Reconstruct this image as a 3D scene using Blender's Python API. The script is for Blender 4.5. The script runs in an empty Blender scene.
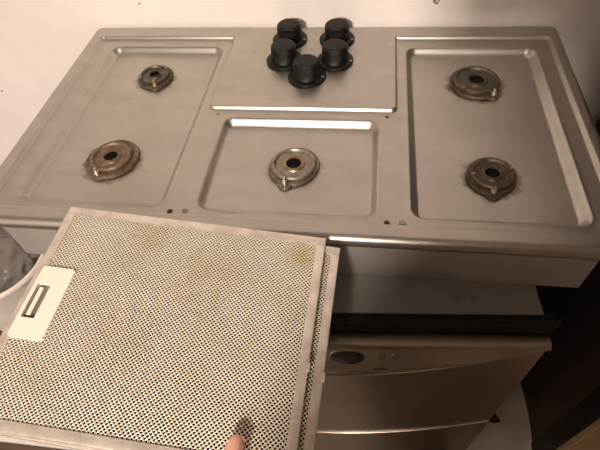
import bpy, bmesh, math, random
import numpy as np
from mathutils import Vector, Matrix

random.seed(7)
rng = np.random.default_rng(7)
scene = bpy.context.scene
COL = scene.collection
HZ = 0.955                      # height of the hob's top surface above the floor
PI = math.pi

# ------------------------------------------------------------------ camera
cam_d = bpy.data.cameras.new('camera')
cam = bpy.data.objects.new('camera', cam_d)
COL.objects.link(cam)
cam_d.sensor_fit = 'HORIZONTAL'
cam_d.sensor_width = 36.0
cam_d.lens = 472.99 / 600 * 36.0
cam_d.clip_start = 0.02
cam.matrix_world = (Matrix.Translation((0.11115, -0.87259, HZ + 0.48113))
                    @ Matrix.Rotation(0.204528, 4, 'Z') @ Matrix.Rotation(0.674619, 4, 'X')
                    @ Matrix.Rotation(-0.110144, 4, 'Z'))
scene.camera = cam

# ------------------------------------------------------------------ world, exposure
world = bpy.data.worlds.new('world')
scene.world = world
world.use_nodes = True
world.node_tree.nodes['Background'].inputs['Color'].default_value = (0.9, 0.75, 0.62, 1)
world.node_tree.nodes['Background'].inputs['Strength'].default_value = 0.01
vs = scene.view_settings
vs.view_transform = 'Standard'
vs.look = 'None'
vs.gamma = 1.0
vs.use_curve_mapping = False
vs.exposure = 0.0

LAMP_POS = (-0.14, -2.45, 2.22)
LAMP_STRENGTH = 480.0
LAMP_COLOR = (1.0, 0.86, 0.75)

# ------------------------------------------------------------------ material helpers
def new_mat(name):
    m = bpy.data.materials.new(name)
    m.use_nodes = True
    nt = m.node_tree
    return m, nt, nt.nodes['Principled BSDF']

def rgba(c): return (c[0], c[1], c[2], 1.0)

def noise_node(nt, scale, detail=4, rough=0.55, stretch=None, coord='Object'):
    tc = nt.nodes.new('ShaderNodeTexCoord')
    n = nt.nodes.new('ShaderNodeTexNoise')
    n.inputs['Scale'].default_value = scale
    n.inputs['Detail'].default_value = detail
    n.inputs['Roughness'].default_value = rough
    if stretch:
        mp = nt.nodes.new('ShaderNodeMapping')
        mp.inputs['Scale'].default_value = stretch
        nt.links.new(tc.outputs[coord], mp.inputs['Vector'])
        nt.links.new(mp.outputs['Vector'], n.inputs['Vector'])
    else:
        nt.links.new(tc.outputs[coord], n.inputs['Vector'])
    return n

def ramp(nt, src, p0, c0, p1, c1):
    r = nt.nodes.new('ShaderNodeValToRGB')
    r.color_ramp.elements[0].position = p0
    r.color_ramp.elements[0].color = rgba(c0)
    r.color_ramp.elements[1].position = p1
    r.color_ramp.elements[1].color = rgba(c1)
    nt.links.new(src, r.inputs['Fac'])
    return r

def mat(name, c0, c1=None, rough=0.5, metal=0.0, scale=20, stretch=None, bump=0.0, bscale=60,
        detail=4, p=(0.35, 0.65), spec=0.5, rvar=0.0):
    m, nt, b = new_mat(name)
    b.inputs['Roughness'].default_value = rough
    b.inputs['Metallic'].default_value = metal
    b.inputs['Specular IOR Level'].default_value = spec
    if c1 is None:
        c1 = tuple(x * 0.88 for x in c0)
    n = noise_node(nt, scale, detail, stretch=stretch)
    r = ramp(nt, n.outputs['Fac'], p[0], c0, p[1], c1)
    nt.links.new(r.outputs['Color'], b.inputs['Base Color'])
    if rvar:
        mr = nt.nodes.new('ShaderNodeMapRange')
        mr.inputs['To Min'].default_value = rough - rvar
        mr.inputs['To Max'].default_value = rough + rvar
        nt.links.new(n.outputs['Fac'], mr.inputs['Value'])
        nt.links.new(mr.outputs['Result'], b.inputs['Roughness'])
    if bump:
        nb = noise_node(nt, bscale, 3, stretch=stretch)
        bp = nt.nodes.new('ShaderNodeBump')
        bp.inputs['Strength'].default_value = bump
        bp.inputs['Distance'].default_value = 0.002
        nt.links.new(nb.outputs['Fac'], bp.inputs['Height'])
        nt.links.new(bp.outputs['Normal'], b.inputs['Normal'])
    return m

# ------------------------------------------------------------------ mesh helpers
def box(bm, lo, hi, bevel=0.0, seg=2):
    vs_ = [bm.verts.new((x, y, z)) for z in (lo[2], hi[2]) for y in (lo[1], hi[1]) for x in (lo[0], hi[0])]
    q = [(0, 2, 3, 1), (4, 5, 7, 6), (0, 1, 5, 4), (2, 6, 7, 3), (0, 4, 6, 2), (1, 3, 7, 5)]
    fs = [bm.faces.new([vs_[i] for i in f]) for f in q]
    if bevel > 0:
        es = list({e for f in fs for e in f.edges})
        bmesh.ops.bevel(bm, geom=es, offset=bevel, segments=seg, affect='EDGES', profile=0.5)

def lathe(bm, prof, n=40, center=(0, 0, 0), cap_start=False, cap_end=False):
    rings = []
    for r, z in prof:
        if r < 1e-6:
            rings.append([bm.verts.new((center[0], center[1], center[2] + z))])
        else:
            rings.append([bm.verts.new((center[0] + r * math.cos(2 * PI * i / n),
                                        center[1] + r * math.sin(2 * PI * i / n), center[2] + z)) for i in range(n)])
    for a, b in zip(rings[:-1], rings[1:]):
        if len(a) == 1 and len(b) == 1:
            continue
        for i in range(n):
            j = (i + 1) % n
            if len(a) == 1:
                bm.faces.new((a[0], b[i], b[j]))
            elif len(b) == 1:
                bm.faces.new((a[i], a[j], b[0]))
            else:
                bm.faces.new((a[i], a[j], b[j], b[i]))
    if cap_start and len(rings[0]) > 1: bm.faces.new(rings[0])
    if cap_end and len(rings[-1]) > 1: bm.faces.new(rings[-1])

def tube(bm, pts, r, n=8, cap=True):
    pts = [Vector(p) for p in pts]
    rings = []
    for i, p in enumerate(pts):
        d = (pts[min(i + 1, len(pts) - 1)] - pts[max(i - 1, 0)]).normalized()
        up = Vector((0, 0, 1)) if abs(d.z) < 0.9 else Vector((1, 0, 0))
        u = d.cross(up).normalized(); v = d.cross(u)
        rr = r[i] if isinstance(r, (list, tuple)) else r
        rings.append([bm.verts.new(p + u * rr * math.cos(2 * PI * k / n) + v * rr * math.sin(2 * PI * k / n)) for k in range(n)])
    for a, b in zip(rings[:-1], rings[1:]):
        for k in range(n):
            l = (k + 1) % n
            bm.faces.new((a[k], a[l], b[l], b[k]))
    if cap:
        bm.faces.new(rings[0]); bm.faces.new(rings[-1])

def link_mesh(name, me, material, parent=None, loc=None):
    if material and len(me.materials) == 0:
        me.materials.append(material)
    o = bpy.data.objects.new(name, me)
    COL.objects.link(o)
    if parent: o.parent = parent
    if loc: o.location = loc
    return o

def obj(name, bm, material, parent=None, loc=None, smooth=False, fix=True, angle=None):
    if fix: bmesh.ops.recalc_face_normals(bm, faces=bm.faces)
    me = bpy.data.meshes.new(name)
    bm.to_mesh(me); bm.free()
    if smooth:
        me.polygons.foreach_set('use_smooth', [True] * len(me.polygons))
        if angle is not None:
            me.set_sharp_from_angle(angle=math.radians(angle))
    return link_mesh(name, me, material, parent, loc)

def np_mesh(name, V, F, smooth=True):
    """V: (n,3) array, F: list of quads/tris (equal length arrays allowed mixed)."""
    me = bpy.data.meshes.new(name)
    me.from_pydata([tuple(v) for v in V], [], F)
    if smooth: me.polygons.foreach_set('use_smooth', [True] * len(me.polygons))
    me.update()
    return me

def grid_faces(nx, ny, off=0):
    return [(off + j * nx + i, off + j * nx + i + 1, off + (j + 1) * nx + i + 1, off + (j + 1) * nx + i)
            for j in range(ny - 1) for i in range(nx - 1)]

def thing(name, label, cat, loc=(0, 0, 0), group=None):
    o = bpy.data.objects.new(name, None)
    o.empty_display_size = 0.05
    COL.objects.link(o)
    o.location = loc
    tag(o, label, cat, group)
    return o

def tag(o, label, cat, group=None):
    o['label'] = label; o['category'] = cat
    if group: o['group'] = group
    return o

def struct(name, bm, m, label=None):
    o = obj(name, bm, m)
    o['kind'] = 'structure'
    if label: o['label'] = label
    return o

# ------------------------------------------------------------------ materials
M_wall = mat('white_wall_paint', (0.86, 0.80, 0.77), (0.80, 0.75, 0.71), rough=0.75, scale=5, bump=0.25, bscale=55, spec=0.2)
M_ceil = mat('ceiling_paint', (0.45, 0.42, 0.39), rough=0.9, scale=3)
M_floor = mat('brown_wood_floor', (0.12, 0.078, 0.048), (0.08, 0.05, 0.03), rough=0.55, scale=6, stretch=(1, 9, 1), bump=0.15)
M_roomwall = mat('dark_unseen_wall_paint', (0.20, 0.16, 0.13), (0.17, 0.14, 0.11), rough=0.85, scale=4)  # unseen walls, coloured dark to cut bounced light

def hob_material(stains):
    m, nt, b = new_mat('brushed_stainless_steel')
    b.inputs['Metallic'].default_value = 1.0
    tc = nt.nodes.new('ShaderNodeTexCoord')
    n = noise_node(nt, 14, 5, stretch=(1.0, 2.2, 1.0))
    base = ramp(nt, n.outputs['Fac'], 0.3, (0.51, 0.48, 0.435), 0.7, (0.45, 0.425, 0.383))
    # smeared grime
    g = noise_node(nt, 5, 6, 0.65)
    gr = nt.nodes.new('ShaderNodeMapRange')
    gr.inputs['From Min'].default_value = 0.5; gr.inputs['From Max'].default_value = 0.78
    gr.inputs['To Min'].default_value = 0.0; gr.inputs['To Max'].default_value = 0.35
    nt.links.new(g.outputs['Fac'], gr.inputs['Value'])
    # brown burnt rings around the burners
    pn = noise_node(nt, 55, 5, 0.7)
    total = None
    for (x, y, r, amt) in stains:
        d = nt.nodes.new('ShaderNodeVectorMath'); d.operation = 'DISTANCE'
        d.inputs[1].default_value = (x, y, -0.012)
        nt.links.new(tc.outputs['Object'], d.inputs[0])
        a = nt.nodes.new('ShaderNodeMath'); a.operation = 'MULTIPLY_ADD'
        nt.links.new(pn.outputs['Fac'], a.inputs[0]); a.inputs[1].default_value = 0.034
        nt.links.new(d.outputs['Value'], a.inputs[2])
        k = nt.nodes.new('ShaderNodeMapRange')
        k.inputs['From Min'].default_value = r + 0.0205; k.inputs['From Max'].default_value = r + 0.010
        k.inputs['To Min'].default_value = 0.0; k.inputs['To Max'].default_value = amt
        nt.links.new(a.outputs['Value'], k.inputs['Value'])
        if total is None:
            total = k.outputs['Result']
        else:
            mx = nt.nodes.new('ShaderNodeMath'); mx.operation = 'MAXIMUM'
            nt.links.new(total, mx.inputs[0]); nt.links.new(k.outputs['Result'], mx.inputs[1])
            total = mx.outputs['Value']
    m1 = nt.nodes.new('ShaderNodeMix'); m1.data_type = 'RGBA'
    nt.links.new(gr.outputs['Result'], m1.inputs['Factor'])
    nt.links.new(base.outputs['Color'], m1.inputs['A'])
    m1.inputs['B'].default_value = (0.34, 0.295, 0.24, 1)
    m2 = nt.nodes.new('ShaderNodeMix'); m2.data_type = 'RGBA'
    nt.links.new(total, m2.inputs['Factor'])
    nt.links.new(m1.outputs['Result'], m2.inputs['A'])
    m2.inputs['B'].default_value = (0.10, 0.058, 0.03, 1)
    nt.links.new(m2.outputs['Result'], b.inputs['Base Color'])
    # satin finish: fine brushing across the width
    rr = nt.nodes.new('ShaderNodeMapRange')
    rr.inputs['To Min'].default_value = 0.32; rr.inputs['To Max'].default_value = 0.46
    nt.links.new(g.outputs['Fac'], rr.inputs['Value'])
    nt.links.new(rr.outputs['Result'], b.inputs['Roughness'])
    sc = noise_node(nt, 60, 2, 0.5, stretch=(0.25, 9, 1))
    bp = nt.nodes.new('ShaderNodeBump'); bp.inputs['Strength'].default_value = 0.06; bp.inputs['Distance'].default_value = 0.001
    nt.links.new(sc.outputs['Fac'], bp.inputs['Height'])
    nt.links.new(bp.outputs['Normal'], b.inputs['Normal'])
    return m

M_pan = mat('galvanised_grey_steel', (0.37, 0.345, 0.315), (0.31, 0.29, 0.268), rough=0.5, metal=0.3, scale=12)
M_black_plastic = mat('black_knob_plastic', (0.006, 0.0055, 0.005), (0.009, 0.008, 0.007), rough=0.45, scale=60, spec=0.22)
M_mark = mat('pale_print', (0.55, 0.52, 0.48), rough=0.6)
M_hole = mat('bore_shadow_black', (0.003, 0.003, 0.0035), rough=0.6, spec=0.1)
M_screw = mat('bright_screw_metal', (0.80, 0.74, 0.62), rough=0.22, metal=1.0)
M_brass = mat('tarnished_brass', (0.52, 0.36, 0.14), (0.38, 0.26, 0.12), rough=0.38, metal=0.9, scale=80)
M_alu = mat('filter_frame_aluminium', (0.86, 0.79, 0.70), (0.66, 0.58, 0.50), rough=0.42, metal=0.65, scale=45, bump=0.08, bscale=120)
M_perf = mat('perforated_aluminium', (0.93, 0.86, 0.745), (0.85, 0.77, 0.62), rough=0.38, metal=0.5, scale=16, p=(0.4, 0.75))
def add_stain(m, pts, col):
    nt = m.node_tree; b = nt.nodes['Principled BSDF']
    src = b.inputs['Base Color'].links[0].from_socket
    tc = nt.nodes.new('ShaderNodeTexCoord'); n = noise_node(nt, 70, 4, 0.65)
    for (x, y, r, amt) in pts:
        d = nt.nodes.new('ShaderNodeVectorMath'); d.operation = 'DISTANCE'; d.inputs[1].default_value = (x, y, 0)
        nt.links.new(tc.outputs['Object'], d.inputs[0])
        a = nt.nodes.new('ShaderNodeMath'); a.operation = 'MULTIPLY_ADD'; a.inputs[1].default_value = r * 1.4
        nt.links.new(n.outputs['Fac'], a.inputs[0]); nt.links.new(d.outputs['Value'], a.inputs[2])
        k = nt.nodes.new('ShaderNodeMapRange'); k.inputs['From Min'].default_value = r * 1.8; k.inputs['From Max'].default_value = r * 0.7
        k.inputs['To Max'].default_value = amt
        nt.links.new(a.outputs['Value'], k.inputs['Value'])
        mx = nt.nodes.new('ShaderNodeMix'); mx.data_type = 'RGBA'
        nt.links.new(k.outputs['Result'], mx.inputs['Factor']); nt.links.new(src, mx.inputs['A'])
        mx.inputs['B'].default_value = rgba(col)
        src = mx.outputs['Result']
    nt.links.new(src, b.inputs['Base Color'])
add_stain(M_perf, [(0.302, 0.236, 0.020, 0.85), (0.12, 0.235, 0.035, 0.35), (0.19, 0.20, 0.045, 0.3)], (0.72, 0.58, 0.28))
M_mesh_back = mat('hole_shadow_mesh', (0.020, 0.015, 0.010), (0.008, 0.006, 0.004), rough=0.6, metal=0.0, scale=400)  # near black: the shadow inside the filter holes is put into the colour
M_white_plastic = mat('cream_white_plastic', (0.90, 0.83, 0.72), (0.88, 0.81, 0.70), rough=0.4, scale=8)
M_dw_steel = mat('dishwasher_steel', (0.43, 0.385, 0.325), (0.38, 0.34, 0.285), rough=0.33, metal=1.0, scale=10, stretch=(0.6, 1, 8))
M_dw_top = mat('dishwasher_lid', (0.27, 0.255, 0.235), (0.24, 0.225, 0.205), rough=0.6, scale=9)
M_black_trim = mat('black_trim', (0.007, 0.0065, 0.006), rough=0.55, spec=0.2)
M_dw_side = mat('dishwasher_side_metal', (0.20, 0.18, 0.16), rough=0.6)
M_oval = mat('dark_oval_window', (0.02, 0.018, 0.016), rough=0.25)
M_dark_wood = mat('dark_brown_wood', (0.058, 0.038, 0.027), (0.04, 0.026, 0.018), rough=0.6, scale=5, stretch=(6, 6, 0.6))
M_black_wood = mat('black_edge_wood', (0.012, 0.009, 0.007), rough=0.55)
M_tan_wood = mat('tan_wood', (0.42, 0.28, 0.16), (0.36, 0.24, 0.135), rough=0.5, scale=5, stretch=(8, 8, 0.6))
M_sheet = mat('dusty_white_sheet', (0.80, 0.74, 0.69), (0.58, 0.52, 0.46), rough=0.8, scale=9, bump=0.2)
M_bucket = mat('grey_white_bucket', (0.58, 0.54, 0.49), rough=0.5)
M_rim = mat('white_bucket_rim', (0.85, 0.78, 0.70), rough=0.45)
M_board = mat('white_board', (0.85, 0.80, 0.77), rough=0.5, scale=4)

# ------------------------------------------------------------------ the room
def wall_quad(lo, hi):
    bm = bmesh.new(); box(bm, lo, hi); return bm
RX0, RX1, RY0, RY1, RZ = -2.1, 2.4, -4.8, 0.004, 2.6
struct('floor', wall_quad((RX0 - .1, RY0 - .1, -0.06), (RX1 + .1, RY1 + .1, 0.0)), M_floor)
struct('ceiling', wall_quad((RX0 - .1, RY0 - .1, RZ), (RX1 + .1, RY1 + .1, RZ + .06)), M_ceil)
struct('wall_back', wall_quad((RX0, RY1, 0), (RX1, RY1 + .1, RZ)), M_wall)
struct('wall_left', wall_quad((RX0 - .1, RY0, 0), (RX0, RY1 + .1, RZ)), M_wall)
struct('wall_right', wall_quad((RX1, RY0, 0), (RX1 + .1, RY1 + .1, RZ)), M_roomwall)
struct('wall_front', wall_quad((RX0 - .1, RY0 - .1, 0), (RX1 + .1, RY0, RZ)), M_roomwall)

# ------------------------------------------------------------------ the ceiling lamp (the room's light)
lamp = thing('ceiling_lamp', 'pendant lamp with added dark metal hood and glowing globe behind the photographer', 'lamp', (LAMP_POS[0], LAMP_POS[1], RZ))
m_glow, nt_, b_ = new_mat('glowing_globe_glass')
b_.inputs['Base Color'].default_value = (0.9, 0.85, 0.75, 1)
b_.inputs['Emission Color'].default_value = rgba(LAMP_COLOR)
b_.inputs['Emission Strength'].default_value = LAMP_STRENGTH
bm = bmesh.new(); lathe(bm, [(0.0, -0.0005), (0.06, -0.0005), (0.065, -0.01), (0.05, -0.03), (0.0, -0.03)], 24)
obj('ceiling_rose', bm, M_bucket, lamp, smooth=True, angle=40)
bm = bmesh.new(); bmesh.ops.create_uvsphere(bm, u_segments=24, v_segments=14, radius=0.13)
g_ = LAMP_POS[2] - RZ
M_lamp_hood = mat('added_lamp_hood', (0.05, 0.045, 0.04), rough=0.6)  # hood added over the globe to keep its light off the ceiling
bm2 = bmesh.new()
lathe(bm2, [(0.185 * math.cos(a), 0.150 * math.sin(a)) for a in np.linspace(0.02, 1.50, 12)] + [(0.0, 0.150), (0.0, 0.146)] +
      [(0.181 * math.cos(a), 0.146 * math.sin(a)) for a in np.linspace(1.50, 0.02, 12)], 32, center=(0, 0, g_ - 0.01))
obj('added_hood', bm2, M_lamp_hood, lamp, smooth=True, angle=50)
bm2 = bmesh.new(); tube(bm2, [(0, 0, g_ + 0.135), (0, 0, -0.025)], 0.004, 8)
obj('cord', bm2, M_lamp_hood, lamp)
obj('globe', bm, m_glow, lamp, loc=(0, 0, LAMP_POS[2] - RZ), smooth=True)

# ------------------------------------------------------------------ the hob
W, D = 0.90, 0.515
hob = thing('gas_hob', 'large stainless steel gas hob top with five burners lying on the dishwasher', 'hob', (0, 0, HZ))
CX = 0.004
TRAYS = [(-0.394, -0.163, -0.470, -0.066), (-0.120, 0.134, -0.474, -0.275), (0.175, 0.402, -0.473, -0.067)]
# burners: x, y, ring radius, tab direction in degrees, material key
BURN = [(-0.2785, -0.1535, 0.0275, -72, 'grey'), (-0.2795, -0.3720, 0.0325, -106, 'rust'), (0.0085, -0.3740, 0.0335, -103, 'clean'),
        (0.2915, -0.1600, 0.0380, -56, 'brown'), (0.2900, -0.3800, 0.0300, -93, 'brown')]
GASK = [1.18, 1.26, 1.13, 1.09, 1.16]
M_hob = hob_material([(x, y - 0.003, r * g + 0.006, k) for (x, y, r, t, n), g, k in zip(BURN, GASK, (0.7, 0.75, 0.3, 0.85, 0.75))])

def sd_rbox(X, Y, x0, x1, y0, y1, r):
    qx = np.abs(X - (x0 + x1) / 2) - (x1 - x0) / 2 + r
    qy = np.abs(Y - (y0 + y1) / 2) - (y1 - y0) / 2 + r
    return np.hypot(np.maximum(qx, 0), np.maximum(qy, 0)) + np.minimum(np.maximum(qx, qy), 0) - r

def sstep(t):
    t = np.clip(t, 0, 1); return t * t * (3 - 2 * t)

def hob_height(X, Y):
    d = sd_rbox(X, Y, -0.4275, 0.4305, -0.488, -0.0385, 0.008)
    ctrl = sd_rbox(X, Y, -0.1475, 0.1565, -0.252, 0.2, 0.007)
    d = np.maximum(d, -ctrl)
    h = -0.0058 * sstep((-d) / 0.0045)
    for (x0, x1, y0, y1) in TRAYS:
        t = sd_rbox(X, Y, x0, x1, y0, y1, 0.020)
        h = h - 0.0112 * sstep((-t) / 0.0132) + 0.0006 * np.exp(-((t + 0.001) / 0.003) ** 2)
    # gently dished, slightly wavy sheet
    h = h - 0.0006 * np.sin(X * 9 + 0.5) * np.sin(Y * 14 + 1.0)
    return h
TRAYZ = -0.0170

ins = 0.014      # flat part is inset; the rolled rim goes round it
nx, ny = 680, 380
xs = np.linspace(-W / 2 + ins, W / 2 - ins, nx)
ys = np.linspace(-D + ins, -ins, ny)
X, Y = np.meshgrid(xs, ys)
Z = hob_height(X, Y)
V = [np.stack([X.ravel(), Y.ravel(), Z.ravel()], 1)]
F = grid_faces(nx, ny)
# boundary loop (counter clockwise), each entry: inner vertex index, outward direction
loop = []
def corner_dirs(idx, a0):
    for k in range(7):
        a = a0 + (PI / 2) * k / 6
        loop.append((idx, math.cos(a), math.sin(a)))
corner_dirs(0, PI)
loop += [(i, 0, -1) for i in range(1, nx - 1)]
corner_dirs(nx - 1, 1.5 * PI)
loop += [(j * nx + nx - 1, 1, 0) for j in range(1, ny - 1)]
corner_dirs(ny * nx - 1, 0)
loop += [((ny - 1) * nx + i, 0, 1) for i in range(nx - 2, 0, -1)]
corner_dirs((ny - 1) * nx, PI / 2)
loop += [(j * nx, -1, 0) for j in range(ny - 2, 0, -1)]
prof = [(0.004, 0.0)] + [(0.004 + 0.010 * math.sin(a), -0.010 * (1 - math.cos(a))) for a in np.linspace(0.2, PI / 2, 7)] + \
       [(0.014, -0.0148), (0.012, -0.0160), (0.009, -0.0160)]
base0 = V[0]
count = len(base0); L = len(loop); prev = [e[0] for e in loop]
for (o_, z_) in prof:
    ring = np.array([(base0[e[0], 0] + e[1] * o_, base0[e[0], 1] + e[2] * o_, z_ + base0[e[0], 2] * (1 if o_ < 0.005 else 0.3)) for e in loop])
    V.append(ring)
    cur = list(range(count, count + L)); count += L
    for k in range(L):
        l = (k + 1) % L
        if prev[k] == prev[l]:
            F.append((prev[k], cur[k], cur[l]))
        else:
            F.append((prev[k], cur[k], cur[l], prev[l]))
    prev = cur
me = np_mesh('hob_plate', np.concatenate(V), F)
link_mesh('hob_plate', me, M_hob, hob)

bm = bmesh.new(); box(bm, (-0.412, -0.500, -0.105), (0.412, -0.018, -0.0235), 0.003)
pan = obj('under_pan', bm, M_pan, hob)
pan['label'] = 'grey sheet metal box below the hob plate'

# burners
BM = {'grey': mat('burner_grey_metal', (0.17, 0.155, 0.14), (0.075, 0.058, 0.042), rough=0.42, metal=0.7, scale=90),
      'rust': mat('burner_rusty_metal', (0.24, 0.175, 0.12), (0.15, 0.095, 0.055), rough=0.5, metal=0.5, scale=110),
      'clean': mat('burner_clean_metal', (0.32, 0.285, 0.235), (0.21, 0.18, 0.14), rough=0.40, metal=0.7, scale=100),
      'brown': mat('burner_burnt_metal', (0.115, 0.092, 0.07), (0.065, 0.05, 0.035), rough=0.5, metal=0.6, scale=100)}
GM = {'grey': mat('gasket_dark_brown', (0.06, 0.042, 0.028), (0.15, 0.12, 0.09), rough=0.55, metal=0.4, scale=120),
      'rust': mat('gasket_tan_brown', (0.19, 0.145, 0.10), (0.11, 0.072, 0.045), rough=0.5, metal=0.5, scale=120),
      'clean': mat('gasket_grey_steel', (0.22, 0.19, 0.15), (0.15, 0.12, 0.085), rough=0.42, metal=0.7, scale=120),
      'brown': mat('gasket_burnt_brown', (0.12, 0.088, 0.06), (0.06, 0.041, 0.028), rough=0.5, metal=0.5, scale=120)}
names = ['small greyed burner base', 'large rusty burner base', 'clean burner base with brass bore', 'large burnt burner base', 'burnt burner base']
for (bx, by, r, tab, key), lab, gk in zip(BURN, names, GASK):
    z0 = TRAYZ + float(hob_height(np.array([[bx]]), np.array([[by]]))[0, 0] - TRAYZ)
    bm = bmesh.new()
    lathe(bm, [(r * 0.345, -0.004), (r * 0.345, 0.0062), (r * 0.38, 0.0072), (r * 0.46, 0.0068), (r * 0.50, 0.0052),
               (r * 0.53, 0.0052), (r * 0.80, 0.0056), (r * 0.83, 0.0080), (r * 0.86, 0.0090), (r * 0.95, 0.0088),
               (r, 0.0072), (r, 0.0030), (r * 0.97, 0.0)], 44)
    B = obj('burner_base', bm, BM[key], hob, loc=(bx, by, z0 + 0.002), smooth=True, angle=24)
    B['label'] = lab
    # gasket plate: an off-centre oval with a lobe that carries the screw
    a = math.radians(tab)
    bm = bmesh.new()
    n = 180; top = []; bot = []
    for i in range(n):
        t = 2 * PI * i / n
        dd = abs((t - a + PI) % (2 * PI) - PI)
        rad = r * gk + r * 0.04 * math.cos(2 * (t - a) + 0.6)
        lr, ld = 0.0105, r * 1.0 + 0.0030          # round lobe that carries the screw
        sn = ld * math.sin(dd)
        if dd < PI / 2 and sn < lr:
            rad = max(rad, ld * math.cos(dd) + math.sqrt(lr * lr - sn * sn))
        x, y = rad * math.cos(t), rad * math.sin(t)
        top.append(bm.verts.new((x, y, 0.0028))); bot.append(bm.verts.new((x * 1.03, y * 1.03, -0.0015)))
    bm.faces.new(top)
    for i in range(n):
        j = (i + 1) % n
        bm.faces.new((top[i], bot[i], bot[j], top[j]))
    obj('burner_gasket', bm, GM[key], B, smooth=True, angle=35)
    # bore: black disc painting the shadow down inside the tube, and a collar
    bm = bmesh.new(); lathe(bm, [(0.0, 0.0046), (r * 0.344, 0.0046), (r * 0.344, 0.0060)], 28)
    obj('gas_bore', bm, M_hole, B, smooth=False)
    bm = bmesh.new(); lathe(bm, [(r * 0.335, 0.0055), (r * 0.34, 0.0082), (r * 0.38, 0.0088), (r * 0.425, 0.0078), (r * 0.425, 0.0055)], 32)
    obj('bore_collar', bm, M_brass if key in ('clean',) else BM[key], B, smooth=True, angle=40)
    # igniter screw on the lobe
    bm = bmesh.new()
    sx, sy = r * 1.14 * math.cos(a), r * 1.14 * math.sin(a)
    lathe(bm, [(0.0046, 0.0), (0.0046, 0.0050), (0.0036, 0.0062), (0.0026, 0.0068), (0.0026, 0.0105), (0.0018, 0.0122), (0.0, 0.0126)], 14, center=(sx, sy, 0.0022))
    obj('fixing_screw', bm, M_screw if key in ('clean', 'rust') else (M_brass if key == 'grey' else BM['clean']), B, smooth=True, angle=45)
    # tiny screws on the ring
    for k in range(2):
        t = a + PI * 0.62 + k * PI * 0.95
        bm = bmesh.new(); lathe(bm, [(0.0022, 0), (0.0022, 0.0016), (0.0, 0.0022)], 10, center=(r * 0.9 * math.cos(t), r * 0.9 * math.sin(t), 0.0086))
        obj('ring_screw', bm, BM['clean'], B, smooth=True, angle=40)

# knobs
KN = [(-0.0388, -0.0515), (0.0501, -0.0515), (-0.0396, -0.1210), (0.0514, -0.1220), (0.0067, -0.1705)]
for i, (kx, ky) in enumerate(KN):
    z0 = float(hob_height(np.array([[kx]]), np.array([[ky]]))[0, 0])
    bm = bmesh.new()
    lathe(bm, [(0.0, 0.004), (0.0245, 0.004), (0.0238, 0.0065), (0.0230, 0.010), (0.0224, 0.0270), (0.0216, 0.0300), (0.0192, 0.0322), (0.0168, 0.0324), (0.0, 0.0315)], 40)
    kn = obj('control_knob', bm, M_black_plastic, hob, loc=(kx, ky, z0), smooth=True, angle=50)
    # slightly flattened grips on both sides of the cap
    for v in kn.data.vertices:
        if v.co.z > 0.009 and abs(v.co.y) > 0.0185:
            v.co.y = math.copysign(0.0185 + (abs(v.co.y) - 0.0185) * 0.35, v.co.y)
    bm = bmesh.new()
    lathe(bm, [(0.0, 0.0003), (0.0318, 0.0003), (0.0328, 0.0012), (0.0328, 0.0032), (0.0316, 0.0044), (0.0270, 0.0052), (0.0244, 0.0054), (0.0, 0.0050)], 48)
    obj('knob_skirt', bm, M_black_plastic, kn, smooth=True, angle=50)
    bm = bmesh.new()
    t = math.radians(-12)
    c_, s_ = math.cos(t), math.sin(t)
    box(bm, (0.0272, -0.0007, 0.0046), (0.0308, 0.0007, 0.0055))
    bmesh.ops.rotate(bm, verts=bm.verts, cent=(0, 0, 0), matrix=Matrix.Rotation(t, 3, 'Z'))
    obj('pointer_mark', bm, M_mark, kn)

M_holeshadow = mat('hole_shadow_brown', (0.06, 0.042, 0.03), rough=0.6)
# screw hole and dimple rings; brown disc paints the shadow inside a hole
for (hx, hy, r, dark) in [(-0.151, -0.479, 0.0042, 1), (-0.130, -0.477, 0.0045, 0), (-0.132, -0.2655, 0.0035, 0), (0.144, -0.267, 0.0032, 1),
                          (0.145, -0.480, 0.0042, 1), (0.165, -0.479, 0.0048, 0), (0.005, -0.083, 0.0016, 1), (-0.10, -0.092, 0.0012, 1)]:
    z0 = float(hob_height(np.array([[hx]]), np.array([[hy]]))[0, 0])
    bm = bmesh.new(); lathe(bm, [(r * 1.25, -0.0002), (r * 1.12, 0.0005), (r, 0.0004), (r * 0.9, -0.0001)], 20)
    h = obj('screw_hole', bm, M_hob, hob, loc=(hx, hy, z0), smooth=True)
    bm = bmesh.new(); lathe(bm, [(r * 0.92, 0.00012), (0.0, 0.00012)], 20)
    obj('hole_floor', bm, M_holeshadow if dark else M_pan, h)

# ------------------------------------------------------------------ grease filters
FW, FH = 0.3265, 0.2645
FO = Vector((-0.2624, -0.7850, HZ + 0.0374))
FX = Vector((0.9963, -0.0260, -0.0821)).normalized()
FY = Vector((0.0289, 0.9990, 0.0344)); FY = (FY - FX * FX.dot(FY)).normalized()
FN = FX.cross(FY)
FM = Matrix((FX, FY, FN)).transposed().to_4x4()
FT = 0.0085      # thickness; top of the frame is local z = 0

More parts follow.
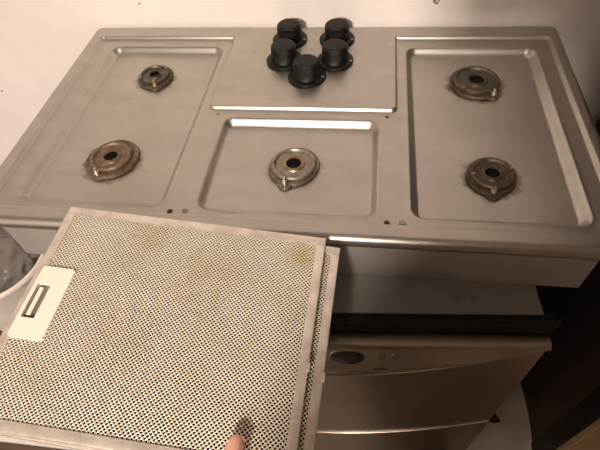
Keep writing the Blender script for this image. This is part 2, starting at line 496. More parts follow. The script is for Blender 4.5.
def perforated(x0, x1, y0, y1, p=0.0047, hole=0.00144, skip=None):
    V, F = [], []
    h = p / 2
    rows = int((y1 - y0) / h); cols = int((x1 - x0) / p)
    key = {}
    def vert(x, y, z):
        k = (round(x, 5), round(y, 5), round(z, 5))
        i = key.get(k)
        if i is None:
            i = len(V); V.append((x, y, z)); key[k] = i
        return i
    for j in range(rows + 1):
        for i in range(cols + 1):
            cx = x0 + i * p + (h if j % 2 else 0); cy = y0 + j * h
            if cx < x0 - 1e-6 or cx > x1 or cy > y1: continue
            if skip and skip[0] < cx < skip[1] and skip[2] < cy < skip[3]: continue
            c = [vert(cx + h, cy, 0.00035), vert(cx, cy + h, 0.00035), vert(cx - h, cy, 0.00035), vert(cx, cy - h, 0.00035)]
            b0 = len(V)
            for k in range(8):
                a = PI / 4 * k
                V.append((cx + hole * math.cos(a), cy + hole * 0.92 * math.sin(a), -0.0001))
            for k in range(8):
                a = PI / 4 * k
                V.append((cx + hole * 0.9 * math.cos(a), cy + hole * 0.83 * math.sin(a), -0.0012))
            for q in range(4):
                k0 = 2 * q; k1 = 2 * q + 1; k2 = (2 * q + 2) % 8
                n_ = (q + 1) % 4
                F.append((c[q], b0 + k1, b0 + k0))
                F.append((c[q], c[n_], b0 + k1))
                F.append((c[n_], b0 + k2, b0 + k1))
            for k in range(8):
                l = (k + 1) % 8
                F.append((b0 + k, b0 + l, b0 + 8 + l, b0 + 8 + k))
    return V, F

HX0, HX1, HY0, HY1 = 0.0070, 0.0460, 0.0895, 0.1765      # handle plate on the filter
def perf_mesh(skip=None):
    Vp, Fp = perforated(0.0120, FW - 0.0112, 0.0120, FH - 0.0112, skip=skip)
    me = np_mesh('perforated_sheet', np.array(Vp), Fp, smooth=False)
    me.materials.append(M_perf)
    return me

def rail(bm, x0, y0, x1, y1):
    box(bm, (x0, y0, -FT), (x1, y1, 0.0), 0.0011, 2)
FB = 0.0108
def make_filter(label, mtx, handle):
    root = thing('grease_filter', label, 'grease filter', group='extractor hood grease filters')
    root.matrix_world = mtx
    for (a0, b0, a1, b1) in [(0, 0, FW, FB), (0, FH - FB, FW, FH), (0, FB, FB, FH - FB), (FW - FB, FB, FW, FH - FB)]:
        bm = bmesh.new(); rail(bm, a0, b0, a1, b1)
        # pressed inner lip along the rail
        obj('frame_rail', bm, M_alu, root, smooth=True, angle=40)
    s = link_mesh('perforated_sheet', perf_mesh((HX0 + 0.001, HX1 - 0.003, HY0 + 0.003, HY1 - 0.003) if handle else None), None, root); s.location = (0, 0, -0.0010)
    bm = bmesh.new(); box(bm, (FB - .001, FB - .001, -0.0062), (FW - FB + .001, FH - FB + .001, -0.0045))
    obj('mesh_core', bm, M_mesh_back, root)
    # crimped corner tabs
    for cx_, cy_ in ((0.010, FH - 0.010), (FW - 0.010, FH - 0.010), (0.010, 0.010), (FW - 0.010, 0.010)):
        bm = bmesh.new(); lathe(bm, [(0.0024, -0.0002), (0.0024, 0.0005), (0.0017, 0.0009), (0, 0.0009)], 12, center=(cx_, cy_, 0))
        obj('corner_rivet', bm, M_alu, root, smooth=True, angle=40)
    # spring clip on the right rail
    bm = bmesh.new(); box(bm, (FW - 0.005, 0.098, -0.0005), (FW + 0.0015, 0.108, 0.0012), 0.0003, 1)
    obj('edge_clip', bm, M_alu, root)
    if handle:
        x0, x1, y0, y1 = HX0, HX1, HY0, HY1
        sx0, sx1, sy0, sy1 = 0.0112, 0.0265, 0.1125, 0.1545
        # plate with a rectangular opening and rounded outer corners
        bm = bmesh.new()
        rr = 0.004
        outer = []
        for (cx_, cy_, a0) in ((x1 - rr, y1 - rr, 0), (x0 + rr, y1 - rr, PI / 2), (x0 + rr, y0 + rr, PI), (x1 - rr, y0 + rr, 1.5 * PI)):
            outer.append([(cx_ + rr * math.cos(a0 + PI / 2 * k / 4), cy_ + rr * math.sin(a0 + PI / 2 * k / 4)) for k in range(5)])
        inner = [(sx1, sy1), (sx0, sy1), (sx0, sy0), (sx1, sy0)]
        zt, zb = 0.0014, -0.0014
        iv = [bm.verts.new((x, y, zt)) for x, y in inner]
        ib = [bm.verts.new((x, y, zb - 0.003)) for x, y in inner]
        ov = [[bm.verts.new((x, y, zt)) for x, y in c] for c in outer]
        ob = [[bm.verts.new((x + (0.0004 if x > 0.026 else -0.0004), y, zb)) for x, y in c] for c in outer]
        for q in range(4):
            n_ = (q + 1) % 4
            for k in range(4):
                bm.faces.new((iv[q], ov[q][k], ov[q][k + 1]))
                bm.faces.new((ov[q][k], ob[q][k], ob[q][k + 1], ov[q][k + 1]))
            bm.faces.new((iv[q], ov[q][4], ov[n_][0], iv[n_]))
            bm.faces.new((ov[q][4], ob[q][4], ob[n_][0], ov[n_][0]))
            bm.faces.new((iv[q], iv[n_], ib[n_], ib[q]))
        hp = obj('handle_plate', bm, M_white_plastic, root, fix=True)
        hp['label'] = 'cream white handle plate with a slot'
        bm = bmesh.new()
        box(bm, (sx0 + 0.0002, sy0 + .0002, -0.0041), (sx1 - 0.0002, sy1 - .0002, -0.0035))
        obj('slot_floor', bm, M_dw_side, hp)
        bm = bmesh.new()
        box(bm, (sx0 + 0.0028, sy0 + 0.004, -0.0034), (sx0 + 0.0078, sy1 - 0.004, -0.0006), 0.0006, 2)
        obj('pull_tab', bm, M_white_plastic, hp)
    return root
make_filter('front grease filter of perforated aluminium with a cream handle plate, held by the hand',
            Matrix.Translation(FO) @ FM, True)
make_filter('rear grease filter, only its right rail showing behind the front filter',
            Matrix.Translation(FO + FX * 0.0152 + FY * -0.0006 + FN * -(FT + 0.0014)) @ FM @ Matrix.Rotation(-0.0130, 4, 'Z'), False)

# ------------------------------------------------------------------ the dishwasher
TH = math.radians(4.1)
dw = thing('dishwasher', 'stainless steel dishwasher with black trim under the hob', 'dishwasher', (0.378, -0.547, 0.0))
dw.rotation_euler = (0, 0, TH)
DT = 0.85
bm = bmesh.new(); box(bm, (-0.582, 0.031, 0.02), (-0.018, 0.50, DT - 0.022))
obj('body', bm, M_dw_side, dw)
bm = bmesh.new(); box(bm, (-0.582, 0.0045, DT - 0.0215), (-0.018, 0.50, DT - 0.0005), 0.002, 1)
tp = obj('top_panel', bm, M_dw_top, dw)
for sx in (-0.127, -0.105):
    bm = bmesh.new(); box(bm, (sx - 0.006, 0.026, -0.0002), (sx + 0.006, 0.032, 0.0008), 0.0004, 1)
    obj('panel_slot', bm, M_dw_side, tp, loc=(0, 0, DT - 0.0004))
bm = bmesh.new(); box(bm, (-0.600, -0.003, DT - 0.043), (0.004, 0.030, DT - 0.022), 0.002, 1)
box(bm, (-0.600, -0.003, DT - 0.0219), (0.004, 0.0042, DT + 0.0005), 0.001, 1)
obj('top_trim', bm, M_black_trim, dw)

def z_low(lx):      # curved lower edge of the control panel
    u = abs(lx + 0.3) / 0.3
    return 0.720 + 0.074 * u ** 1.8
def z_kick(lx):
    u = abs(lx + 0.3) / 0.3
    return 0.350 + 0.10 * u ** 1.8
ztop = DT - 0.046
def surf_y(lx, z):   # outward face of the door skin
    return -0.0215 - 0.004 * (1 - ((lx + 0.3) / 0.3) ** 2)
# control panel
nx_, nt_n = 61, 22
V, F = [], []
for i in range(nx_):
    lx = -0.600 + 0.600 * i / (nx_ - 1)
    u = (lx + 0.3) / 0.3
    zl = z_low(lx)
    p = 0.014 * (1 - u * u) + 0.0012
    y0 = surf_y(lx, 0)
    colp = [(0.008, ztop), (-0.004, ztop + 0.0006), (y0 + 0.007, ztop + 0.0004), (y0 + 0.002, ztop - 0.0016), (y0, ztop - 0.006)]
    zf = zl + 0.012
    zs = min(zf, ztop - 0.007)
    for k in range(1, 9):
        t = k / 8
        colp.append((y0 - p * sstep(np.array(t)) * 0.8, (ztop - 0.006) + (zs - (ztop - 0.006)) * t))
    hl = min(0.010, (zs - zl) * 0.8)
    for k in range(1, 8):
        a = PI * k / 7
        colp.append((y0 - p * 0.8 - p * 0.35 * math.sin(a) + (p * 0.8 + 0.004) * (1 - math.cos(a)) / 2, zs - hl * (1 - math.cos(a)) / 2))
    colp.append((y0 + 0.010, zs - hl))
    for (y, z) in colp: V.append((lx, y, z))
nr = len(colp)
F = [(i * nr + k, i * nr + k + 1, (i + 1) * nr + k + 1, (i + 1) * nr + k) for i in range(nx_ - 1) for k in range(nr - 1)]
F.append(tuple(range(nr))); F.append(tuple(range((nx_ - 1) * nr, nx_ * nr)))
me = np_mesh('control_panel', np.array(V), F); me.set_sharp_from_angle(angle=math.radians(50))
cp = link_mesh('control_panel', me, M_dw_steel, dw)
bmt = bmesh.new(); bmt.from_mesh(me); bmesh.ops.recalc_face_normals(bmt, faces=bmt.faces); bmt.to_mesh(me); bmt.free()

def grid_part(name, zfun_top, zfun_bot, yfun, material, nz=24, roll=0.004):
    V = []
    for i in range(nx_):
        lx = -0.600 + 0.600 * i / (nx_ - 1)
        zt, zb = zfun_top(lx), zfun_bot(lx)
        y = yfun(lx)
        row = [(lx, 0.028, zt), (lx, y + roll, zt), (lx, y + roll * 0.3, zt - roll * 0.3), (lx, y, zt - roll)]
        for k in range(1, nz): row.append((lx, y, (zt - roll) + (zb + roll - zt + roll) * k / nz))
        row += [(lx, y, zb + roll), (lx, y + roll, zb), (lx, 0.028, zb)]
        V += row; n = len(row)
    F = [(i * n + k, i * n + k + 1, (i + 1) * n + k + 1, (i + 1) * n + k) for i in range(nx_ - 1) for k in range(n - 1)]
    F.append(tuple(range(n))); F.append(tuple(range((nx_ - 1) * n, nx_ * n)))
    me = np_mesh(name, np.array(V), F); me.set_sharp_from_angle(angle=math.radians(50))
    o = link_mesh(name, me, material, dw)
    b = bmesh.new(); b.from_mesh(me); bmesh.ops.recalc_face_normals(b, faces=b.faces); b.to_mesh(me); b.free()
    return o
grid_part('door_panel', lambda x: z_low(x) - 0.001 + 0.004, lambda x: z_kick(x) + 0.0008, lambda x: surf_y(x, 0) + 0.006, M_dw_steel)
grid_part('lower_panel', lambda x: z_kick(x) - 0.0008, lambda x: 0.11, lambda x: surf_y(x, 0) + 0.0042, M_dw_steel, roll=0.0016)
bm = bmesh.new(); box(bm, (-0.585, 0.028, 0.0), (-0.015, 0.05, 0.105))
obj('plinth', bm, M_black_trim, dw)
# oval window and two buttons with a printed line, on the control panel face
def cp_face(lx, z):
    zl = z_low(lx); u = (lx + 0.3) / 0.3; p = 0.014 * (1 - u * u) + 0.0012
    zs = zl + 0.012; t = (ztop - 0.006 - z) / (ztop - 0.006 - zs)
    t = min(max(t, 0), 1)
    return surf_y(lx, 0) - p * 0.8 * (t * t * (3 - 2 * t))
def oval(name, lx, z, a, b, d, m, parent, n=36):
    bm = bmesh.new()
    f0 = [bm.verts.new((lx + a * math.cos(2 * PI * k / n), cp_face(lx + a * math.cos(2 * PI * k / n), z + b * math.sin(2 * PI * k / n)) + 0.002, z + b * math.sin(2 * PI * k / n))) for k in range(n)]
    f1 = [bm.verts.new((lx + a * math.cos(2 * PI * k / n), cp_face(lx + a * math.cos(2 * PI * k / n), z + b * math.sin(2 * PI * k / n)) - d, z + b * math.sin(2 * PI * k / n))) for k in range(n)]
    f2 = [bm.verts.new((lx + .9 * a * math.cos(2 * PI * k / n), cp_face(lx + .9 * a * math.cos(2 * PI * k / n), z + .9 * b * math.sin(2 * PI * k / n)) - d - .0008, z + .9 * b * math.sin(2 * PI * k / n))) for k in range(n)]
    for k in range(n):
        l = (k + 1) % n
        bm.faces.new((f0[k], f0[l], f1[l], f1[k])); bm.faces.new((f1[k], f1[l], f2[l], f2[k]))
    bm.faces.new(f2)
    return obj(name, bm, m, parent, smooth=True, angle=30)
M_btn = mat('faded_button_print', (0.20, 0.16, 0.12), (0.27, 0.22, 0.16), rough=0.4, metal=0.7, scale=150)
ov = oval('oval_bezel', -0.2790, 0.780, 0.0262, 0.0165, 0.0010, M_screw, cp)
oval('oval_window', -0.2790, 0.780, 0.0250, 0.0153, 0.0022, M_oval, ov)
for lx in (-0.2290, -0.2105):
    oval('button', lx, 0.780, 0.0056, 0.0080, 0.0006, M_btn, cp, 20)
bm = bmesh.new(); yb = cp_face(-0.23, 0.752); box(bm, (-0.240, yb - 0.0010, 0.7510), (-0.221, yb + 0.002, 0.7535))
obj('printed_line', bm, M_btn, cp)

# ------------------------------------------------------------------ tall dark cabinet on the right
cab = thing('tall_cabinet', 'tall dark brown cabinet standing right of the dishwasher', 'cabinet', (0.604, 0.0, 0.0))
bm = bmesh.new(); box(bm, (0.006, -0.520, 0.06), (0.62, -0.002, 2.05))
box(bm, (0.012, -0.500, 0.0), (0.61, -0.02, 0.06))
obj('carcass', bm, M_dark_wood, cab)
bm = bmesh.new(); box(bm, (0.0, -0.474, 0.03), (0.0058, -0.002, 2.05), 0.001, 1)
obj('side_panel', bm, M_dark_wood, cab)
bm = bmesh.new(); box(bm, (-0.004, -0.524, 0.0), (0.0058, -0.4745, 2.06), 0.0015, 1)
obj('front_stile', bm, M_black_wood, cab)
bm = bmesh.new(); box(bm, (0.0, -0.540, 0.08), (0.616, -0.5245, 1.02), 0.002, 1)
d1 = obj('door', bm, M_tan_wood, cab)
bm = bmesh.new(); box(bm, (0.0, -0.540, 1.03), (0.616, -0.5245, 2.04), 0.002, 1)
d2 = obj('door', bm, M_tan_wood, cab)
for d_, z_ in ((d1, 0.92), (d2, 1.12)):
    bm = bmesh.new(); lathe(bm, [(0.006, 0), (0.006, 0.012), (0.014, 0.018), (0.014, 0.024), (0.0, 0.028)], 16)
    bmesh.ops.rotate(bm, verts=bm.verts, cent=(0, 0, 0), matrix=Matrix.Rotation(PI / 2, 3, 'X'))
    obj('door_knob', bm, M_brass, d_, loc=(0.56, -0.5398, z_), smooth=True, angle=40)
bm = bmesh.new(); box(bm, (-0.003, -0.372, 0.08), (-0.0001, -0.352, 0.20), 0.001, 1)  # thin dark bar for an upright mark on the side panel
obj('side_mark', bm, M_black_wood, cab)

# ------------------------------------------------------------------ dusty sheet on the floor in the gap
n1, n2 = 46, 60
gx = np.linspace(0.40, 0.597, n1); gy = np.linspace(-0.66, -0.03, n2)
X, Y = np.meshgrid(gx, gy)
edge = np.clip((X - 0.545) / 0.055, 0, 1)
Zs = 0.003 + 0.004 * (np.sin(X * 31 + Y * 9) + np.sin(Y * 23 - X * 17 + 1)) * 0.5 + 0.004 + 0.02 * edge ** 2 * (0.6 + 0.4 * np.sin(Y * 12))
X = X + 0.012 * np.sin(Y * 11) * edge * 0.6
V = np.concatenate([np.stack([X.ravel(), Y.ravel(), Zs.ravel()], 1), np.stack([X.ravel(), Y.ravel(), Zs.ravel() - 0.002], 1)])
F = grid_faces(n1, n2) + [f[::-1] for f in grid_faces(n1, n2, n1 * n2)]
V[:, 2] = np.maximum(V[:, 2], 0.0005)
o = link_mesh('floor_sheet', np_mesh('floor_sheet', V, F), M_sheet)
tag(o, 'dusty off-white sheet on the floor between dishwasher and dark cabinet', 'sheet')
bm = bmesh.new()
pts = []
for k in range(14):
    a = 2 * PI * k / 14; r_ = 0.024 * (0.7 + 0.6 * random.random())
    pts.append((r_ * math.cos(a) * 1.3, r_ * math.sin(a) * 0.8))
lo_ = [bm.verts.new((x, y, 0.0)) for x, y in pts]; hi_ = [bm.verts.new((x * .8, y * .8, 0.0012 + 0.002 * random.random())) for x, y in pts]
bm.faces.new(hi_)
for k in range(14): bm.faces.new((lo_[k], lo_[(k + 1) % 14], hi_[(k + 1) % 14], hi_[k]))
o = obj('crumb', bm, M_dark_wood, loc=(0.498, -0.415, 0.0125))
tag(o, 'brown flake of debris lying on the dusty floor sheet', 'debris')

# ------------------------------------------------------------------ bucket with a clear plastic bag, lower left
bk = thing('bucket', 'pale round bucket with a white rim on the floor left of the hob', 'bucket', (-0.955, -0.205, 0.0))
bm = bmesh.new()
lathe(bm, [(0.0, 0.001), (0.118, 0.001), (0.122, 0.004), (0.150, 0.340), (0.150, 0.346), (0.147, 0.346), (0.119, 0.008), (0.0, 0.008)], 56)
obj('bucket_body', bm, M_bucket, bk, smooth=True, angle=40)
bm = bmesh.new()
prof = [(0.1515 + 0.0065 * math.cos(a), 0.350 + 0.010 * math.sin(a)) for a in np.linspace(0, 2 * PI, 13)]
lathe(bm, prof, 56)
obj('bucket_rim', bm, M_rim, bk, smooth=True)
bm = bmesh.new()
tube(bm, [(0.158 * math.cos(a), 0.158 * math.sin(a), 0.325 - 0.09 * math.sin((a + 0.3))) for a in np.linspace(-0.3, PI - 0.3, 22)], 0.0025, 8)
obj('bucket_handle', bm, M_alu, bk, smooth=True)

m_bag, nt, b = new_mat('clear_crumpled_plastic')
b.inputs['Base Color'].default_value = (0.26, 0.235, 0.215, 1)
b.inputs['Roughness'].default_value = 0.10
b.inputs['Alpha'].default_value = 0.75
nb = noise_node(nt, 26, 3, 0.6)
bp = nt.nodes.new('ShaderNodeBump'); bp.inputs['Strength'].default_value = 0.5; bp.inputs['Distance'].default_value = 0.008
nt.links.new(nb.outputs['Fac'], bp.inputs['Height']); nt.links.new(bp.outputs['Normal'], b.inputs['Normal'])
bm = bmesh.new()
bmesh.ops.create_icosphere(bm, subdivisions=5, radius=1.0)
from mathutils import noise as mnoise
for v in bm.verts:
    p = v.co.copy()
    n = mnoise.fractal(p * 2.6, 0.8, 2.2, 4) * 0.10 - abs(mnoise.noise(p * 4.0)) * 0.16 - abs(mnoise.noise(p * 9.0 + Vector((3, 1, 2)))) * 0.09
    r_ = 1 + n
    v.co = Vector((p.x * 0.128 * r_, p.y * 0.128 * r_, p.z * (0.10 if p.z > 0 else 0.16) * r_))
    rad = math.hypot(v.co.x, v.co.y)
    lim = 0.132
    if rad > lim:
        v.co.x *= lim / rad; v.co.y *= lim / rad
o = obj('plastic_bag', bm, m_bag, loc=(-0.955, -0.205, 0.32), smooth=True)
tag(o, 'crumpled clear plastic bag stuffed into the round bucket', 'plastic bag')

# ------------------------------------------------------------------ white board lying on the floor
bm = bmesh.new(); box(bm, (-1.45, -0.622, 0.0005), (-0.42, -0.40, 0.018), 0.0015, 1)
tag(obj('white_board', bm, M_board), 'flat white board lying on the brown floor below the filter', 'board')

# ------------------------------------------------------------------ things on the wall
M_rusty = mat('rusty_hook', (0.16, 0.085, 0.05), rough=0.6, metal=0.5)
bm = bmesh.new()
tube(bm, [(0, 0, 0), (0, -0.010, 0)] + [(0.0045 * math.sin(a), -0.012, 0.0055 - 0.0055 * math.cos(a)) for a in np.linspace(0, 1.75 * PI, 14)], 0.0011, 8)
o = obj('wall_hook', bm, M_rusty, loc=(0.226, RY1, HZ + 0.045), smooth=True)
tag(o, 'small rusty screw hook in the wall above the hob', 'hook')
for (x, z, lab) in [(-0.343, HZ + 0.0455, 'tiny dark nick in the wall above the small burner'), (-0.771, HZ - 0.166, 'tiny dark nick in the wall left of the hob')]:
    bm = bmesh.new(); lathe(bm, [(0.0, 0.0), (0.0010, 0.0), (0.0010, 0.002), (0.0017, 0.002), (0.0015, 0.003), (0.0, 0.0034)], 12)  # wall nicks built as small nail heads
    bmesh.ops.rotate(bm, verts=bm.verts, cent=(0, 0, 0), matrix=Matrix.Rotation(PI / 2, 3, 'X'))
    tag(obj('wall_nick', bm, M_rusty, loc=(x, RY1, z)), lab, 'nick', 'nicks in the white wall')

# ------------------------------------------------------------------ the person holding the filters (only the thumb is in frame)
M_skin = mat('skin', (0.80, 0.43, 0.31), (0.74, 0.37, 0.26), rough=0.5, scale=60)
M_nail = mat('finger_nail', (0.80, 0.46, 0.34), rough=0.35)
M_sweater = mat('dark_sweater_knit', (0.07, 0.065, 0.07), (0.05, 0.047, 0.05), rough=0.9, scale=80, bump=0.3, bscale=200)
M_trousers = mat('dark_trousers_cloth', (0.05, 0.055, 0.075), rough=0.9, scale=80)
M_shoe = mat('dark_shoe_leather', (0.03, 0.025, 0.022), rough=0.5)
M_hair = mat('dark_brown_hair', (0.035, 0.022, 0.014), (0.02, 0.013, 0.009), rough=0.6, scale=8, stretch=(12, 12, 1), bump=0.4)

def fl(x, y, z):        # filter-local to world
    return FO + FX * x + FY * y + FN * z

def skin_mesh(name, verts, edges, radii, root, material, parent=None, levels=2, smooth=0.0):
    me = bpy.data.meshes.new(name)
    me.from_pydata([tuple(v) for v in verts], edges, [])
    o = bpy.data.objects.new(name, me)
    COL.objects.link(o)
    md = o.modifiers.new('skin', 'SKIN'); md.use_smooth_shade = True
    md.branch_smoothing = smooth
    if not me.skin_vertices: me.skin_vertices.new()
    for i, sv in enumerate(me.skin_vertices[0].data):
        r_ = radii[i]
        sv.radius = r_ if isinstance(r_, tuple) else (r_, r_)
        sv.use_root = (i == root)
    sb = o.modifiers.new('subdivision', 'SUBSURF'); sb.levels = levels; sb.render_levels = levels
    dg = bpy.context.evaluated_depsgraph_get()
    ev = o.evaluated_get(dg)
    me2 = bpy.data.meshes.new_from_object(ev)
    o.modifiers.clear()
    o.data = me2
    bpy.data.meshes.remove(me)
    me2.name = name
    me2.materials.clear(); me2.materials.append(material)
    me2.polygons.foreach_set('use_smooth', [True] * len(me2.polygons))
    if parent: o.parent = parent
    return o

BX, BY = 0.240, -1.36       # where the person stands
class Skel:
    def __init__(s): s.v, s.e, s.r, s.i = [], [], [], {}
    def add(s, key, p, r, prev=None):
        s.i[key] = len(s.v); s.v.append(Vector(p)); s.r.append(r)
        if prev is not None: s.e.append((s.i[prev], s.i[key]))
S = Skel()
S.add('pelvis', (BX, BY, 0.90), (0.128, 0.095))
S.add('waist', (BX, BY + 0.03, 1.06), (0.118, 0.085), 'pelvis')
S.add('chest', (BX - 0.005, BY + 0.09, 1.26), (0.138, 0.095), 'waist')
S.add('neck0', (BX - 0.01, BY + 0.13, 1.40), (0.070, 0.060), 'chest')
S.add('neck', (BX - 0.015, BY + 0.155, 1.475), 0.050, 'neck0')
S.add('chin', (BX - 0.02, BY + 0.19, 1.54), 0.062, 'neck')
S.add('head', (BX - 0.025, BY + 0.20, 1.605), (0.074, 0.088), 'chin')
S.add('crown', (BX - 0.025, BY + 0.19, 1.665), (0.066, 0.080), 'head')
# left arm to the filter
tx, ty = 0.2712, 0.0270
wrist = fl(tx + 0.012, -0.118, -0.046)
S.add('lsh', (BX - 0.165, BY + 0.12, 1.395), 0.060, 'chest')
S.add('lel', (BX - 0.25, BY + 0.19, 1.09), 0.042, 'lsh')
mid = (Vector((BX - 0.25, BY + 0.19, 1.09)) + wrist) / 2
S.add('lfa', mid + Vector((0, 0, -0.005)), 0.038, 'lel')
S.add('lwr', wrist, (0.024, 0.020), 'lfa')
S.add('lpalm', fl(tx + 0.022, -0.075, -0.045), (0.034, 0.015), 'lwr')
S.add('lkn', fl(tx + 0.026, -0.030, -0.036), (0.036, 0.012), 'lpalm')
zf = -0.0320
for nme, dx, ln in (('i', -0.002, 0.070), ('m', 0.017, 0.080), ('r', 0.035, 0.074), ('p', 0.052, 0.058)):
    S.add(nme + '1', fl(tx + dx, 0.004, zf - 0.004), 0.0088, 'lkn')
    S.add(nme + '2', fl(tx + dx, ln * 0.45, zf - 0.003), 0.0084, nme + '1')
    S.add(nme + '3', fl(tx + dx - 0.002, ln * 0.78, zf), 0.0078, nme + '2')
    S.add(nme + '4', fl(tx + dx - 0.003, ln, zf + 0.001), 0.0064, nme + '3')
S.add('t1', fl(tx - 0.006, -0.060, -0.026), 0.0150, 'lpalm')
S.add('t2', fl(tx - 0.004, -0.034, 0.006), 0.0125, 't1')
S.add('t3', fl(tx - 0.001, -0.006, 0.0150), 0.0098, 't2')
S.add('t4', fl(tx, ty - 0.010, 0.0108), 0.0094, 't3')
S.add('t5', fl(tx, ty + 0.002, 0.0086), 0.0074, 't4')
# right arm raised towards the chest, as if holding the camera
CW = cam.matrix_world
def ph(x, y, z):        # phone-local: the lens sits at the origin, the phone reaches right and down behind it
    return CW @ Vector((x, y, z))
S.add('rsh', (BX + 0.16, BY + 0.11, 1.395), 0.060, 'chest')
S.add('rel', (BX + 0.25, BY + 0.18, 1.12), 0.044, 'rsh')
rw = ph(0.185, -0.085, 0.085)
S.add('rfa', (Vector((BX + 0.25, BY + 0.18, 1.12)) + rw) / 2, 0.038, 'rel')
S.add('rwr', rw, 0.024, 'rfa')
S.add('rpalm', ph(0.165, -0.050, 0.050), (0.032, 0.016), 'rwr')
S.add('rkn', ph(0.160, -0.025, 0.032), (0.032, 0.013), 'rpalm')
for q in range(4):
    yq = 0.012 - 0.020 * q
    S.add('rf%da' % q, ph(0.160, yq, 0.020), 0.0086, 'rkn')
    S.add('rf%db' % q, ph(0.152, yq, 0.0035), 0.0082, 'rf%da' % q)
    S.add('rf%dc' % q, ph(0.128, yq, 0.0008), 0.0066, 'rf%db' % q)
S.add('rt1', ph(0.150, -0.040, 0.048), 0.014, 'rpalm')
S.add('rt2', ph(0.132, -0.036, 0.036), 0.0110, 'rt1')
S.add('rt3', ph(0.112, -0.034, 0.032), 0.0085, 'rt2')
# legs
for s_, n_ in ((-1, 'l'), (1, 'r')):
    S.add(n_ + 'hip', (BX + 0.085 * s_, BY, 0.84), 0.085, 'pelvis')
    S.add(n_ + 'knee', (BX + 0.10 * s_, BY + 0.015, 0.48), 0.056, n_ + 'hip')
    S.add(n_ + 'calf', (BX + 0.102 * s_, BY - 0.005, 0.33), 0.052, n_ + 'knee')
    S.add(n_ + 'ank', (BX + 0.105 * s_, BY - 0.02, 0.085), 0.036, n_ + 'calf')
    S.add(n_ + 'toe', (BX + 0.115 * s_, BY + 0.11, 0.035), (0.038, 0.024), n_ + 'ank')
person = skin_mesh('person', S.v, S.e, S.r, 0, M_skin)
tag(person, 'person in dark clothes holding the filters, only the thumb tip in view', 'person')

bm = bmesh.new(); box(bm, (-0.012, -0.058, 0.0120), (0.132, 0.014, 0.0200), 0.003, 2)
phone = thing('phone', 'black phone held up in the right hand by the person', 'phone')
phone.matrix_world = CW
obj('phone_body', bm, M_black_trim, phone, smooth=True, angle=40)
bm = bmesh.new(); box(bm, (-0.008, -0.054, 0.0200), (0.128, 0.010, 0.0206))
obj('phone_screen', bm, M_oval, phone)
bm = bmesh.new(); lathe(bm, [(0.0055, 0.0119), (0.0055, 0.0112), (0.0, 0.0112)], 20)
obj('phone_lens', bm, M_oval, phone)

def part_skel(keys, edges, grow, name, m, extra=0.0):
    idx = [S.i[k] for k in keys]
    v = [S.v[i] for i in idx]
    r_ = []
    for k, i in zip(keys, idx):
        q = S.r[i]; q = q if isinstance(q, tuple) else (q, q)
        g2 = grow + (extra if k in ('pelvis', 'waist', 'chest', 'neck0') else 0); r_.append((q[0] + g2, q[1] + g2))
    e = [(keys.index(a), keys.index(b)) for a, b in edges]
    return skin_mesh(name, v, e, r_, 0, m, person)
part_skel(['pelvis', 'waist', 'chest', 'neck0', 'lsh', 'lel', 'lfa', 'rsh', 'rel', 'rfa'],
          [('pelvis', 'waist'), ('waist', 'chest'), ('chest', 'neck0'), ('chest', 'lsh'), ('lsh', 'lel'), ('lel', 'lfa'),
           ('chest', 'rsh'), ('rsh', 'rel'), ('rel', 'rfa')], 0.014, 'sweater', M_sweater, 0.026)
part_skel(['pelvis', 'waist', 'lhip', 'lknee', 'lcalf', 'lank', 'rhip', 'rknee', 'rcalf', 'rank'],
          [('pelvis', 'waist'), ('pelvis', 'lhip'), ('lhip', 'lknee'), ('lknee', 'lcalf'), ('lcalf', 'lank'), ('pelvis', 'rhip'), ('rhip', 'rknee'), ('rknee', 'rcalf'), ('rcalf', 'rank')],
          0.012, 'trousers', M_trousers, 0.008)
hc = Vector((BX - 0.025, BY + 0.19, 1.63))
for s_ in (-1, 1):      # shoes
    bm = bmesh.new(); bmesh.ops.create_uvsphere(bm, u_segments=20, v_segments=12, radius=1)
    for v in bm.verts:
        v.co = Vector((v.co.x * 0.05, v.co.y * 0.14, max(v.co.z, -0.5) * (0.075 if v.co.y < 0 else 0.075 - 0.02 * v.co.y)))
        v.co.z += 0.038
    obj('shoe', bm, M_shoe, person, loc=(BX + 0.11 * s_, BY + 0.055, 0.001), smooth=True)
bm = bmesh.new(); bmesh.ops.create_uvsphere(bm, u_segments=28, v_segments=18, radius=1)
for v in bm.verts:      # hair cap, open at the face
    c_ = v.co.copy(); f_ = 1 + 0.03 * mnoise.noise(c_ * 5)
    v.co = Vector((c_.x * 0.090, c_.y * 0.108 - 0.012, c_.z * 0.125 + 0.012)) * f_
    if c_.y > 0.15 and c_.z < 0.45: v.co.y = min(v.co.y, 0.045)
obj('hair', bm, M_hair, person, loc=hc, smooth=True)
M_eye = mat('eye_white', (0.8, 0.78, 0.74), rough=0.2); M_iris = mat('brown_iris', (0.05, 0.03, 0.02), rough=0.2)
M_lip = mat('lip_skin', (0.45, 0.18, 0.14), rough=0.5)
fy = BY + 0.20 + 0.082
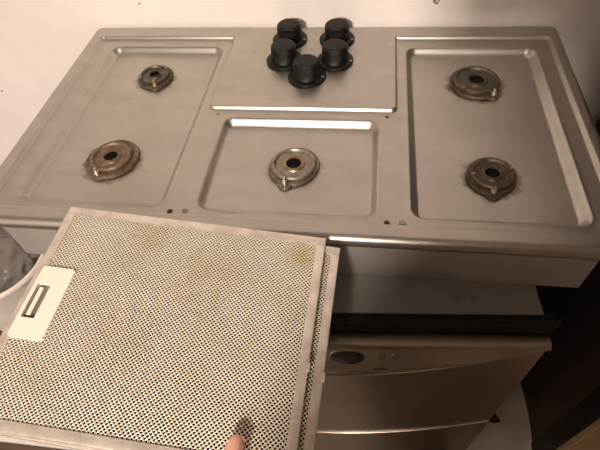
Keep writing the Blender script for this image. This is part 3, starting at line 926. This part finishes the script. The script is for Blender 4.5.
for s_ in (-1, 1):
    bm = bmesh.new(); bmesh.ops.create_uvsphere(bm, u_segments=14, v_segments=10, radius=0.012)
    e_ = obj('eye', bm, M_eye, person, loc=(BX - 0.025 + 0.031 * s_, fy - 0.010, 1.605), smooth=True)
    bm = bmesh.new(); bmesh.ops.create_uvsphere(bm, u_segments=12, v_segments=8, radius=0.0055)
    obj('iris', bm, M_iris, e_, loc=(0, 0.0085, -0.002), smooth=True)
    bm = bmesh.new(); bmesh.ops.create_uvsphere(bm, u_segments=14, v_segments=10, radius=1, matrix=Matrix.Diagonal((0.010, 0.018, 0.030, 1)))
    obj('ear', bm, M_skin, person, loc=(BX - 0.025 + 0.078 * s_, BY + 0.185, 1.595), smooth=True)
bm = bmesh.new(); bmesh.ops.create_cone(bm, cap_ends=True, segments=12, radius1=0.016, radius2=0.006, depth=0.045)
obj('nose', bm, M_skin, person, loc=(BX - 0.025, fy + 0.004, 1.578), smooth=True)
bm = bmesh.new(); bmesh.ops.create_uvsphere(bm, u_segments=14, v_segments=10, radius=1, matrix=Matrix.Diagonal((0.024, 0.008, 0.008, 1)))
obj('mouth', bm, M_lip, person, loc=(BX - 0.025, fy - 0.010, 1.540), smooth=True)
# thumb nail (lies along the back of the thumb tip)
bm = bmesh.new()
nn, nm = 7, 7
vv = [[None] * nm for _ in range(nn)]
for i in range(nn):
    for j in range(nm):
        a_ = (i / (nn - 1) - 0.5) * 1.5; yy = ty - 0.0175 + 0.0115 * j / (nm - 1)
        w_ = 1 - 0.25 * (abs(2 * j / (nm - 1) - 1)) ** 3
        rr_ = 0.0098 - 0.0012 * (j / (nm - 1)) ** 2
        vv[i][j] = bm.verts.new(fl(tx + 0.003 + rr_ * math.sin(a_ * w_), yy, 0.0103 + rr_ * math.cos(a_ * w_) - 0.0022 * j / (nm - 1)))
for i in range(nn - 1):
    for j in range(nm - 1):
        bm.faces.new((vv[i][j], vv[i + 1][j], vv[i + 1][j + 1], vv[i][j + 1]))
bmesh.ops.solidify(bm, geom=bm.faces[:], thickness=0.0006)
obj('thumb_nail', bm, M_nail, person, smooth=True)
